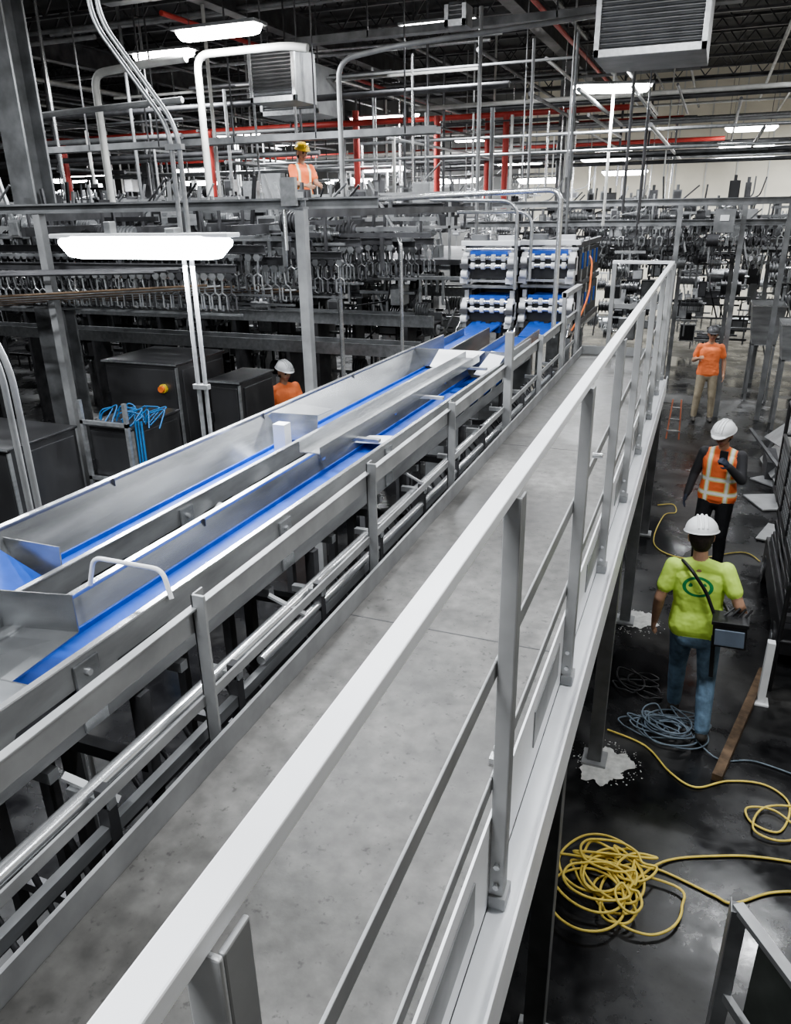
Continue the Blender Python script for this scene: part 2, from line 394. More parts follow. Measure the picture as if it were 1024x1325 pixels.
# ------------------------------------------------------------------ conduits and arch pipes
b=B("lamp_conduit")
for dx in (0,.055):
    b.tube([(-2.98+dx,4.05,.0),(-2.98+dx,4.05,4.42),(-3.42+dx,4.05,4.98),(-3.44+dx,4.05,8.19)],.014,STEEL,.12)
for z in (2.9,4.3): b.box(-3.01,-2.9,4.03,4.07,z,z+.03,STEEL)
b.build()
b=B("wall_conduit")
for dx in (0,.06): b.tube([(-3.03+dx,2.62,0),(-3.03+dx,2.62,3.3),(-3.3+dx,2.62,3.9),(-3.3+dx,2.62,8.19)],.016,GALVD,.1)
b.build()
b=B("arch_pipe")
b.tube([(-4.4,9.2,0),(-4.4,9.2,4.05),(-1.62,9.2,4.13),(-1.62,9.2,2.5)],.03,STEELB,.16,n=12)
b.tube([(-3.3,9.6,4.05),(-2.2,9.6,4.02),(-2.2,9.6,3.0)],.022,STEEL,.2)
b.tube([(-3.0,9.75,3.9),(-2.05,9.75,3.9),(-2.05,9.75,3.1)],.02,STEEL,.2)
b.tube([(-4.3,10,4.3),(-3.7,9.6,3.55),(-3.7,9.6,.0)],.025,STEELB,.1)
b.build()

# ------------------------------------------------------------------ mezzanine + shackle line
mz=empty("steel_mezzanine")
b=B("beams")
b.ibeam((-14,6.95,4.02),(-3.65,6.95,4.02),.12,.10,MDST)
b.ibeam((-16,9.0,4.02),(-3.75,9.0,4.02),.14,.16,MDST)
b.ibeam((-16,11.5,3.95),(-3.75,11.5,3.95),.12,.16,DKST)
b.ibeam((-16,10.2,3.6),(-3.75,10.2,3.6),.1,.12,MDST)
for x in (-13,-10,-6.98,-3.70):
    b.box(x-.05,x+.05,6.9,6.99,.0,3.97,GALVD);b.box(x-.1,x+.1,6.85,7.04,0,.02,GALVD)
    b.beam((x,6.95,3.93),(x,13.5,3.93),.08,.08,DKST)
for x in (-14.3,-11.6,-9.1,-7.0,-4.92):
    b.ibeam((x,13.5,.0),(x,13.5,3.95),.17,.17,DKST)
b.box(-3.86,-3.70,6.85,6.9,4.0,4.25,STEEL)
b.cyl((-3.86,6.9,3.6),(-3.86,6.9,3.97),.022,STEELB)
b.box(-16,-3.7,12.2,16.5,3.1,3.18,DKST)
for z in (3.65,4.15): b.box(-16,-3.7,12.2,12.23,z,z+.04,GALVD)
for i in range(9): b.box(-15.5+1.45*i,-15.46+1.45*i,12.2,12.24,3.18,4.15,GALVD)
b.build(mz)
b=B("control_boxes")
b.box(-6.75,-6.4,11.4,11.55,4.03,4.5,MDST);b.box(-7.1,-6.85,11.4,11.5,4.03,4.4,STEEL)
b.build(mz)

def shackle(b,x,y,z,ax,m):
    u=Vector((0,1,0)); d=Vector((1,0,0))
    p=Vector((x,y,z));sw=R.uniform(-.03,.03)
    b.cyl(p-u*.03+Vector((0,0,.02)),p+u*.03+Vector((0,0,.02)),.045,m,n=6)
    b.cyl(p,p+d*sw+Vector((0,0,-.15)),.014,m,n=4,caps=False)
    q=p+d*sw+Vector((0,0,-.15))
    for s in (-1,1):
        a=q+d*(s*.05)+Vector((0,0,-.03)); c=a+Vector((0,0,-.14)); e=c+u*.04*1+d*(-s*.02)+Vector((0,0,-.02))
        b.cyl(q,a,.012,m,n=4,caps=False); b.cyl(a,c,.012,m,n=4,caps=False); b.cyl(c,e,.012,m,n=4,caps=False); b.cyl(e,e+Vector((0,0,.06)),.011,m,n=4,caps=False)
sl=empty("overhead_shackle_conveyor")
b=B("track")
ROWS=[(7.12,3.30,-10.5,-4.6),(7.4,3.48,-12,-4.4),(7.75,3.34,-12,-4.3),(8.1,3.50,-12,-4.2),(8.45,3.36,-13,-4.0),(8.9,3.48,-14,-3.95),(9.3,3.30,-14,-4.5),(9.8,3.46,-15,-3.9),(10.4,3.4,-15,-3.8),(11.2,3.4,-15,-3.8)]
for y,z,x0,x1 in ROWS:
    b.ibeam((x0,y,z+.1),(x1,y,z+.1),.06,.09,DKST,.012)
    b.beam((x0,y+.1,z+.22),(x1,y+.1,z+.22),.03,.03,MDST)
    b.beam((x0,y+.05,z-.38),(x1,y+.05,z-.38),.02,.025,MDST)
    x=x0
    while x<x1: b.beam((x,y,z+.12),(x,y,3.97),.03,.03,DKST); x+=1.1
for x in (-13,-11,-9,-7.2,-5.6,-4.5): b.beam((x,6.9,3.78),(x,11.6,3.78),.06,.1,DKST)
b.build(sl)
b=B("shackles")
for y,z,x0,x1 in ROWS:
    x=x0+.05
    while x<x1:
        shackle(b,x,y,z,'x',R.choice((STEELB,DKST,DKST,MDST,STEEL))); x+=.105
b.build(sl)
b=B("guide_bars")
for k in range(9):
    y0=5.6+.15*k
    b.cyl((-10.5,y0-.4,3.0-.02*k),(-4.9+.07*k,y0+1.4,3.24-.02*k),.014,STEEL if k%2 else MATS["rusty_curb"],n=6)
for k in range(4): b.cyl((-10,6+.2*k,3.3),(-5,6.3+.2*k,3.42),.016,DKST,n=6)
b.build(sl)

def machinery(name,xr,yr,zr,n,seed,mats,small=1.0):
    r=random.Random(seed);b=B(name)
    for i in range(n):
        x=r.uniform(*xr);y=r.uniform(*yr);z=r.uniform(*zr);m=r.choice(mats);k=r.random()
        if k<.3:
            sx,sy,sz=r.uniform(.1,.35)*small,r.uniform(.1,.35)*small,r.uniform(.1,.45)*small;b.box(x,x+sx,y,y+sy,z,z+sz,m)
            b.box(x+.02,x+sx-.02,y-.01,y,z+.03,z+sz-.03,r.choice(mats)); b.cyl((x+sx/2,y+sy/2,z+sz),(x+sx/2,y+sy/2,z+sz+.1),.03,m,n=8)
        elif k<.5:
            L=r.uniform(.15,.4)*small;b.cyl((x,y,z),(x+L,y,z),r.uniform(.05,.12)*small,m,n=12);b.cyl((x+L,y,z),(x+L+.1,y,z),.03,STEELB,n=8)
            for q in range(5): b.cyl((x+L*q/5,y,z),(x+L*q/5+.012,y,z),.13*small,m,n=12)
        elif k<.72:
            L=r.uniform(.4,1.6);b.beam((x,y,z),(x+L,y,z),.05,.05,m);b.beam((x+L/2,y,z),(x+L/2,y,z-.4),.04,.04,m);b.beam((x+L/4,y,z),(x+L/4,y,z-.3),.03,.03,m)
        elif k<.88:
            b.beam((x,y,z-.3),(x+r.uniform(-.3,.3),y,z+.5),.035,.035,m)
        else:
            b.tube([(x,y,z-.4),(x,y,z),(x+r.uniform(.2,.7),y,z+.1),(x+.7,y,z+.5)],.015,m,.1,n=6)
    return b.build()
MM=[DKST,MDST,GALVD,STEEL,BLK,STEEL,MDST,DKST]
MD=[DKST,MDST,DKST,GALVD,BLK,MDST,STEEL]
machinery("drive_units",(-13,-4.2),(7.4,11),(3.62,3.9),240,1,MM,.8)
machinery("evisceration_machinery",(-17,-4.2),(13.8,20),(.6,3.0),420,2,MM)
machinery("processing_machinery",(-26,-4),(17,28),(2.9,4.6),480,3,MM)
machinery("mezzanine_equipment",(-15,-4.3),(12.6,15.5),(3.3,4.2),170,5,MM)
machinery("lower_evisceration_machinery",(-12,-4.2),(11.9,13),(1.2,3.2),200,6,MM)
b=B("product_belt_line")
for y,z in ((10.5,1.9),(11.5,2.2),(13,2.0),(15,2.3),(17.5,2.6)):
    b.box(-14,-3.9,y,y+.03,z,z+.18,STEEL);b.box(-14,-3.9,y+.4,y+.43,z,z+.18,MDST);b.box(-14,-3.9,y+.03,y+.4,z+.05,z+.07,MDST if y>12 else DKST)
    x=-14
    while x<-3.9: b.box(x,x+.06,y,y+.43,0,z,DKST);x+=1.6
b.build()

# ------------------------------------------------------------------ electrical cabinets, left
def cabinet(x0,x1,y0,y1,h,knob=True):
    e=empty("electrical_cabinet")
    b=B("body");b.box(x0,x1,y0,y1,.12,h,CABB);b.box(x0+.05,x1-.05,y0+.05,y1-.05,0,.12,BLK)
    b.box(x0+.03,x1-.03,y0-.03,y0,.2,h-.05,CABB);b.box(x0-.02,x1+.02,y0-.04,y1+.02,h,h+.03,CABB)
    b.box(x1,x1+.02,y0+.08,y1-.05,.2,h-.06,CABB)
    b.build(e,.02)
    b=B("fittings_and_edge_highlights")
    for z in (.6,h-.5): b.box(x0+.02,x0+.05,y0-.06,y0-.03,z,z+.12,BLK)
    b.box(x0+.18,x0+.2,y0-.05,y0-.03,.9,1.1,STEELB)
    b.box(x1-.012,x1+.004,y0-.034,y0+.01,.2,h-.02,STEEL)  # bright strip added as the highlight down the cabinet corner
    b.box(x0-.02,x1+.02,y0-.046,y0-.04,h+.005,h+.025,STEEL)  # top front edge highlight, likewise made as a bright strip
    if knob:
        b.cyl((x1-.2,y0-.03,h-.28),(x1-.2,y0-.07,h-.28),.055,mat("yellow_bezel",(.8,.6,.05)));b.cyl((x1-.2,y0-.07,h-.28),(x1-.2,y0-.11,h-.28),.04,ORANGE)
        for k in range(3): b.box(x0+.28+.15*k,x0+.38+.15*k,y0-.036,y0-.03,h-.98,h-.9,MATS["yellow_bezel"] if k!=1 else WHITE)
    b.build(e);return e
cabinet(-6.98,-5.88,7.6,8.6,2.22)
cabinet(-7.75,-6.25,5.3,6.2,1.78,False)
cabinet(-6.15,-5.55,6.3,7.1,1.80,False)
cabinet(-5.65,-5.2,7.9,8.7,1.98,False)
b=B("blue_air_hoses");BH=mat("blue_hose",(.02,.13,.32))
for k in range(14):
    x=-6.1+.05*k;y=6.5+R.uniform(-.15,.15)
    b.tube([(x,y,1.84),(x+.03,y,1.9+R.uniform(0,.12)),(x+R.uniform(.1,.3),y+.05,1.92+R.uniform(0,.12)),(x+R.uniform(.1,.3),y-.1,1.84)],.008,BH,.06,n=6)
for k in range(3): b.tube([(-5.50+.04*k,6.3,1.9),(-5.47+.04*k,6.25,1.2),(-5.4+.04*k,6.2,.3)],.012,BH,.05,n=6)
b.build()
b=B("red_air_hose");b.tube([(-4.9,5.3,1.0),(-4.7,5.35,1.12),(-4.4,5.4,1.15),(-4.2,5.4,.0)],.014,RED,.1,n=6)
b.build()
b=B("small_parts_frame")
for x in (-6.15,-5.55):
    b.box(x-.02,x+.02,6.2,6.24,0,2.1,STEEL)
b.box(-6.17,-5.53,6.2,6.24,1.84,1.88,STEEL);b.box(-6.17,-5.53,6.2,6.24,1.2,1.24,STEEL)
b.build()

# ------------------------------------------------------------------ columns + overhead services
b=B("steel_column")
b.ibeam((-8.15,8.1,.0),(-8.15,8.1,8.19),.36,.36,MDST,.03);b.build()
for x,y in ((-14,18),(-3.6,20.5),(-9,24)):
    b=B("steel_column");b.ibeam((x,y,0),(x,y,8.19),.3,.3,MDST,.03);b.build()
b=B("roof_joists")
y=3
while y<30:
    b.beam((-33.9,y,8.1),(6.9,y,8.1),.1,.06,DKST);b.beam((-33.9,y,7.55),(6.9,y,7.55),.08,.05,DKST)
    x=-24
    while x<6: b.beam((x,y,7.57),(x+.4,y,8.08),.03,.03,DKST);b.beam((x+.4,y,8.08),(x+.8,y,7.57),.03,.03,DKST);x+=.8
    y+=1.8
for x in (-20,-14,-8.1,-3.6,2): b.ibeam((x,0,7.3),(x,30.9,7.3),.25,.45,DKST,.03)
b.build()
b=B("overhead_pipework")
r=random.Random(11);PM=[WPIPE,MDST,DKST,STEEL,DKST,MDST,GALVD,DKST]
for i in range(95):
    z=r.uniform(4.7,7.2);y=r.uniform(13,28);x0=r.uniform(-24,-5);L=r.uniform(3,14);b.cyl((x0,y,z),(min(3,x0+L),y,z),r.uniform(.02,.055),r.choice(PM),n=8)
for i in range(55):
    z=r.uniform(4.8,7.3);x=r.uniform(-18,2.5);y0=r.uniform(12.5,17);b.cyl((x,y0,z),(x,y0+r.uniform(4,13),z),r.uniform(.02,.04),r.choice(PM),n=8)
for i in range(170):
    x=r.uniform(-20,-1);y=r.uniform(11.5,27);z=r.uniform(3.2,4.6);b.cyl((x,y,z),(x,y,r.uniform(5.2,8)),r.uniform(.012,.036),r.choice(PM+[WPIPE,STEELB]),n=7)
b.tube([(-8.55,10,3.9),(-8.55,10,5.82),(-7.6,10,5.88),(-6.95,10,5.9)],.055,WPIPE,.2,n=12)
b.tube([(-7.05,10.4,4.0),(-7.05,10.4,6.0),(-5.6,10.4,6.0),(-5.3,10.4,5.95)],.052,WPIPE,.2,n=12)
b.tube([(-5.05,10.8,4.0),(-5.05,10.8,5.85),(-4.2,10.8,5.95),(-1.8,12.5,6.4)],.036,GALVD,.25,n=12)
b.tube([(-12,9.6,5.2),(-9,9.6,5.3),(-6.8,9.6,5.35)],.04,GALVD,.2,n=10)
b.build()
b=B("electrical_trunking")
for (x0,x1,y,z) in ((-9,-2.5,11,6.9),(-7,0,13,6.5),(-12,-4,12,5.0)):
    b.beam((x0,y,z),(x1,y,z),.22,.03,MDST);b.beam((x0,y+.11,z+.04),(x1,y+.11,z+.04),.02,.1,MDST);b.beam((x0,y-.11,z+.04),(x1,y-.11,z+.04),.02,.1,MDST)
    x=x0
    while x<x1: b.box(x,x+.02,y-.12,y-.1,z,8.19,DKST);x+=1.5
b.build()
b=B("sprinkler_pipework")
for y,z,x0,x1 in ((16,5.6,-20,-6),(19,5.9,-12,-2),(22,5.9,-22,-1),(25,5.6,-20,0)): b.cyl((x0,y,z),(x1,y,z),.06,RED,n=10)
for x,y,z0,z1 in ((-9.4,14,4,5.4),(-7.8,17.5,4,6),(-6.2,18.5,4,5.9),(-5.4,20,4,6),(-4.7,19,3.9,5.9),(-14,15,3.9,5.4)): b.cyl((x,y,z0),(x,y,z1),.075,RED,n=10)
b.cyl((-3,12,6.9),(-3,26,6.9),.04,RED,n=8);b.cyl((-8,11,6.7),(-8,26,6.7),.04,RED,n=8)
b.build()

def hvac(x0,x1,y0,y1,z0,z1):
    e=empty("unit_heater");b=B("housing");b.box(x0,x1,y0+.05,y1,z0,z1,GALVD);b.box(x0,x1,y0,y0+.05,z0,z0+.08,STEEL);b.box(x0,x0+.06,y0,y0+.05,z0,z1,STEEL);b.box(x1-.06,x1,y0,y0+.05,z0,z1,STEEL)
    for x in (x0+.1,x1-.1): b.cyl((x,y0+.3,z1),(x,y0+.3,8.19),.015,DKST,n=6)
    b.build(e,.004)
    b=B("louvers");z=z0+.1
    while z<z1: b.quad([(x0+.06,y0+.0,z),(x1-.06,y0+.0,z),(x1-.06,y0+.045,z+.03),(x0+.06,y0+.045,z+.03)],MDST,.004);z+=.05
    b.build(e)
hvac(-1.5,-.3,10,11.2,5.5,6.6);hvac(-6.9,-6.1,11.5,12.2,5.5,6.2);hvac(-3.6,-3.3,11,11.3,6.15,6.4)
hvac(-8.2,-7.0,14,15,5.6,6.4)

# ------------------------------------------------------------------ light fixtures
def fixture(x,y,z,L=1.25,ang=0,watt=55,near=False,hang=True):
    e=empty("fluorescent_fixture" if not near else "vapor_tight_light_fixture",(x,y,z),ang)
    W=.075 if near else .16
    b=B("housing")
    if near: b.box(-L/2-.02,L/2+.02,-.07,.07,.025,.05,WHITE);b.box(-.25,-.2,-.03,.03,.05,.12,STEEL);b.box(.2,.27,-.03,.06,.05,.08,STEEL)
    else: b.box(-L/2,L/2,-W-.01,W+.01,.0,.04,MDST)
    if hang and not near:
        for s in (-1,1): b.cyl((s*L*.35,0,.04),(s*L*.35,0,8.19-z),.006,DKST,n=5)
    b.build(e,.006)
    b=B("lens")
    n=14;k=16;vs=[];fs=[]
    for i in range(k+1):
        t=-1+2*i/k;xx=t*L/2;w=W*min(1,(1-abs(t)**8)*1.0+.25)
        for j in range(n+1):
            a=(math.pi*j/n) if not near else (-.35+(math.pi+.7)*j/n);vs.append((xx,-math.cos(a)*w,-math.sin(a)*w*(.75 if not near else 1.35)))
    for i in range(k):
        for j in range(n): o=i*(n+1)+j;fs.append((o,o+1,o+n+2,o+n+1))
    for i in (0,k): fs.append(tuple(i*(n+1)+j for j in range(n+1)))
    b.add(vs,fs,LAMPN if near else LAMP,True);b.build(e)
    l=bpy.data.lights.new("tube_lamp","AREA");l.shape='RECTANGLE';l.size=L;l.size_y=.14;l.energy=watt;l.color=(.93,.965,1.0)
    o=bpy.data.objects.new("tube_lamp",l);COL.objects.link(o);o.parent=e;o.location=(0,0,-.14)
    return e
LX=[(-6.4,10,6.2,0),(-1.85,14.7,5.8,.35),(-11.4,18.3,5.8,0),(.62,24.3,5.8,.1),(.5,21.5,5.25,.1),(-18.6,20,4.95,0),(-11.7,25,4.85,0),(-5.5,24,5.1,0),(-10.4,27.2,6.9,0),(-2.8,22,5.1,.1),(-2.6,25,4.85,.1),(-17,24,5.3,0),(-13,24,6.0,0),(-20.5,20.5,5.4,0),(-7.5,26,6.0,0),(-4.2,21,4.6,0),(-8.6,21,5.0,0),(-7.5,18,5.9,0),(-14.5,21,4.8,0),(-10,22,4.75,0),(-6.9,22.5,4.7,0),(-16.5,18.5,5.0,0),(-3.2,27,5.6,0),(-9,27.5,5.6,0)]
for x,y,z,a in LX: fixture(x,y,z,1.3,a,200)
for x,y,z,w_ in ((-.9,5.2,6.6,160),(-1.2,-.8,6.4,160),(-4.5,1.0,6.4,160),(-8,4,6.6,260),(2.0,3.0,6.2,110),(1.6,9.5,6.6,110),(2.6,16,6.4,170),(-3.4,7.0,6.9,180),(-12,10,6.6,220),(-9.5,13.0,6.6,180),(-4.5,13.5,6.7,180),(3.2,27.5,6.6,420)): fixture(x,y,z,1.3,0,w_)
fixture(-3.24,4.0,3.80,1.28,0,130,near=True)

# ------------------------------------------------------------------ right hand area
b=B("rear_shackle_line")
for y,z in ((16,3.98),(17,3.6),(18,3.2),(19.5,3.0)):
    b.ibeam((-5,y,z),(4,y,z),.1,.12,MDST,.015)
for x in (-.6,.5,1.25,2.2): b.ibeam((x,16,0),(x,16,3.95),.09,.09,MDST,.015);b.ibeam((x,19.5,0),(x,19.5,3.95),.09,.09,MDST,.015)
for y,z in ((17,3.5),(18,3.1),(19.5,2.9)):
    x=-4
    while x<3.2: shackle(b,x,y,z,'x',DKST if R.random()<.7 else STEEL);x+=.15
b.build()
machinery("rear_drive_units",(-4,2.6),(17,20),(2.7,4.0),260,9,MD)
machinery("rear_processing_line",(-3.5,3.0),(20.5,26),(.5,3.6),300,19,MD,1.5)
b=B("process_tank")
for (x0,x1,y0,y1,z0,z1) in ((1.35,1.95,15.2,16.0,1.3,1.95),(.95,1.6,17.5,18.5,1.2,2.0),(2.0,3.0,17,18.2,1.0,2.1)):
    b.quad([(x0+.1,y0+.1,z0),(x1-.1,y0+.1,z0),(x1,y0,z1),(x0,y0,z1)],PLATE);b.quad([(x0,y0,z1),(x0,y1,z1),(x0+.1,y1-.1,z0),(x0+.1,y0+.1,z0)],PLATE)
    b.quad([(x1,y1,z1),(x1,y0,z1),(x1-.1,y0+.1,z0),(x1-.1,y1-.1,z0)],PLATE);b.quad([(x0,y1,z1),(x1,y1,z1),(x1-.1,y1-.1,z0),(x0+.1,y1-.1,z0)],PLATE)
    b.box(x0+.1,x1-.1,y0+.1,y1-.1,z0-.02,z0,STEEL)
    b.box(x0-.02,x1+.02,y0-.02,y0+.02,z1-.03,z1,STEELB)
    for x in (x0+.1,x1-.15):
        for y in (y0+.1,y1-.15): b.box(x,x+.05,y,y+.05,0,z0,MDST)
b.build()
b=B("control_panel");b.box(.0,.35,15.85,15.95,3.45,3.85,MDST);b.box(.1,.25,15.84,15.85,3.65,3.75,WHITE);b.cyl((.17,15.9,3.85),(.17,15.9,3.92),.02,MDST);b.build()
b=B("stacked_sheet_metal")
for i,(x,y,z,rx,ry,w,h) in enumerate(((1.5,12.6,.45,.1,-.9,.9,1.3),(1.7,13.3,.6,.2,-.7,.9,1.4),(1.9,14.1,.7,-.1,-1.0,1.0,1.3),(1.6,11.6,.35,.1,-.6,.7,1.1))):
    rot=Matrix.Rotation(ry,3,'Y')@Matrix.Rotation(rx,3,'Z')
    b.box(x-w/2,x+w/2,y-h/2,y+h/2,z-.012,z+.012,GALVD if i%2 else PLATE,rot)
    b.box(x-.3,x+.5,y-.4,y+.4,0,.3,DKST)
for (x,y,w,h,a) in ((1.2,11.2,.45,.6,.4),(1.28,10.0,.45,.6,-.3),(1.35,12.2,.5,.5,.8)): b.box(x-w/2,x+w/2,y-h/2,y+h/2,.01,.03,GALVD,Matrix.Rotation(a,3,'Z'))
for i in range(16):
    x=R.uniform(1.2,2.2);y=R.uniform(10.5,13.5);b.beam((x,y,.05+.02*i),(x+R.uniform(-.4,.5),y+R.uniform(.5,1.3),.05+.04*i),.05,.03,R.choice((STEEL,RUST,DKST)))
b.build()
sc=empty("scissor_lift")
b=B("base_and_scissors")
X0,X1,Y0,Y1=1.0,1.9,6.75,8.9
b.box(X0,X1,Y0,Y1,.14,.42,BLK);b.box(X0+.03,X1-.03,Y0+.1,Y1-.1,.42,.5,DKST)
for y in (Y0+.3,Y1-.3):
    for x in (X0+.04,X1-.04): b.cyl((x-.06,y,.15),(x+.06,y,.15),.15,BLK,n=18);b.cyl((x-.065,y,.15),(x+.065,y,.15),.07,STEEL,n=12)
for k in range(3):
    z=.52+.14*k
    for x in (X0+.06,X1-.06): b.beam((x,Y0+.15,z),(x,Y1-.15,z+.13),.04,.07,BLK);b.beam((x,Y1-.15,z),(x,Y0+.15,z+.13),.04,.07,DKST)
b.box(X0,X1,Y0,Y1,.96,1.04,BLK)
b.build(sc,.01)
b=B("guard_cage")
for z in (1.3,1.62,1.98):
    for x in (X0,X1): b.cyl((x,Y0,z),(x,Y1,z),.02,BLK,n=8)
    for y in (Y0,Y1): b.cyl((X0,y,z),(X1,y,z),.02,BLK,n=8)
for x in (X0,(X0+X1)/2,X1):
    for y in (Y0,Y0+.66,Y0+1.33,Y1): b.cyl((x,y,1.04),(x,y,1.98),.02,BLK,n=8)
y=Y0
while y<Y1: b.cyl((X0,y,1.04),(X0,y,1.62),.005,MDST,n=4);y+=.06
z=1.04
while z<1.62: b.cyl((X0,Y0,z),(X0,Y1,z),.005,MDST,n=4);b.cyl((X0,Y0,z),(X1,Y0,z),.005,MDST,n=4);z+=.06
b.box(X0+.1,X0+.35,Y0+.02,Y0+.2,1.5,1.8,DKST)
b.build(sc)
b=B("floor_curb");b.beam((.91,6.6,.03),(.52,4.98,.03),.07,.06,RUST);b.build()
b=B("white_bollard");b.box(.84,.90,6.1,6.17,0,.6,WHITE);b.box(.81,.93,6.07,6.20,0,.02,WHITE);b.build(None,.004)
b=B("low_pipe_barrier");b.tube([(.95,6.35,0),(.95,6.35,1.05),(1.8,6.35,1.05),(1.8,6.35,0)],.02,BLK,.06);b.tube([(.95,6.35,.5),(1.8,6.35,.5)],.02,BLK);b.build()

g=empty("guard_panel_frame")
b=B("posts")
b.box(.42,.48,2.62,2.68,0,1.25,MDST);b.box(.415,.42,2.62,2.70,0,1.25,GALVD)
b.beam((.44,2.66,1.25),(.85,2.05,1.25),.05,.03,GALVD)
b.beam((.44,2.66,.75),(.85,2.05,.75),.03,.05,GALVD)
b.box(.83,.88,2.02,2.08,0,1.25,GALVD)
b.quad([(.52,2.54,.8),(.80,2.13,.8),(.80,2.13,1.2),(.52,2.54,1.2)],mat("smoked_panel",(.10,.11,.10),.15,.2),.006)
b.box(.57,.62,2.35,2.40,0,.9,DKST)
b.build(g,.002)
b=B("folding_ladder")
for s in (-.12,.12):
    b.beam((-.22+s*.9,14.1,0),(-.22+s*.6,14.25,.7),.025,.018,PALEO);b.beam((-.22+s*.9,14.5,0),(-.22+s*.6,14.25,.7),.025,.018,GALVD)
for k in range(3): b.beam((-.33+.02*k,14.12+.05*k,.2*k+.15),(-.11-.02*k,14.12+.05*k,.2*k+.15),.05,.02,STEELB)
b.build()

# ------------------------------------------------------------------ hoses on floor
def catmull(P,n=8):
    P=[Vector(p) for p in P];out=[]
    for i in range(len(P)-1):
        p0=P[max(0,i-1)];p1=P[i];p2=P[i+1];p3=P[min(len(P)-1,i+2)]
        for k in range(n):
            t=k/n;out.append(.5*((2*p1)+(p2-p0)*t+(2*p0-5*p1+4*p2-p3)*t*t+(3*p1-p0-3*p2+p3)*t**3))
    out.append(P[-1]);return out
def coil(cx,cy,r0,r1,loops,seed,jit=.1,asp=1.0):
    r=random.Random(seed);pts=[];N=10;z=.012
    for l in range(loops):
        rr=r.uniform(r0,r1);ox,oy=r.uniform(-jit,jit),r.uniform(-jit,jit)*asp;sq=r.uniform(.6,1);ph=r.uniform(0,3)
        for k in range(N):
            a=2*math.pi*k/N
            x=math.cos(a)*rr;y=math.sin(a)*rr*sq;pts.append((cx+ox+x*math.cos(ph)-y*math.sin(ph),cy+(oy+x*math.sin(ph)+y*math.cos(ph))*asp,z+r.uniform(0,.02)))
        z+=.006
    return pts
b=B("coiled_yellow_hose")
pts=coil(-.08,3.74,.10,.32,15,3,.2)
pts+= [(.2,4.05,.02),(.5,4.22,.012),(.85,4.33,.012),(1.5,4.4,.012)]
b.tube(catmull(pts),.0085,YEL,n=7)
b.tube(catmull([(.05,3.95,.03),(.2,3.98,.012),(.5,3.9,.012),(.62,3.88,.012),(.85,4.05,.012),(1.1,4.12,.012),(1.6,4.1,.012)]),.0085,YEL,n=7)
b.build()
b=B("yellow_extension_cable")
b.tube(catmull([(-.3,5.3,.012),(.0,5.2,.012),(.2,4.95,.012),(.38,4.85,.012),(.6,5.0,.012),(.85,5.05,.012),(1.0,4.9,.012),(.92,4.6,.012),(.75,4.62,.012),(.72,4.75,.02),(.9,4.78,.025),(1.05,4.62,.012),(.9,4.5,.02),(.75,4.55,.03),(.85,4.8,.03),(1.2,4.9,.012),(1.7,4.8,.012)]),.008,YEL,n=6)
b.tube(catmull([(-.25,10.6,.012),(-.05,10.7,.012),(0,10.4,.012),(-.15,10.2,.012),(-.2,9.2,.012),(.2,8.9,.012),(.8,9.3,.012),(1.0,9.1,.012)]),.007,YEL,n=6)
b.build()
b=B("coiled_blue_cord")
b.tube(catmull(coil(.10,5.46,.10,.28,12,5,.12,.75)+[(.5,5.25,.012),(.8,5.3,.012),(1.2,5.2,.012)]),.0065,CORD,n=6)
b.build()
b=B("black_cable")
b.tube(catmull(coil(-.12,6.0,.08,.18,4,8,.1)),.008,BLK,n=6);b.build()

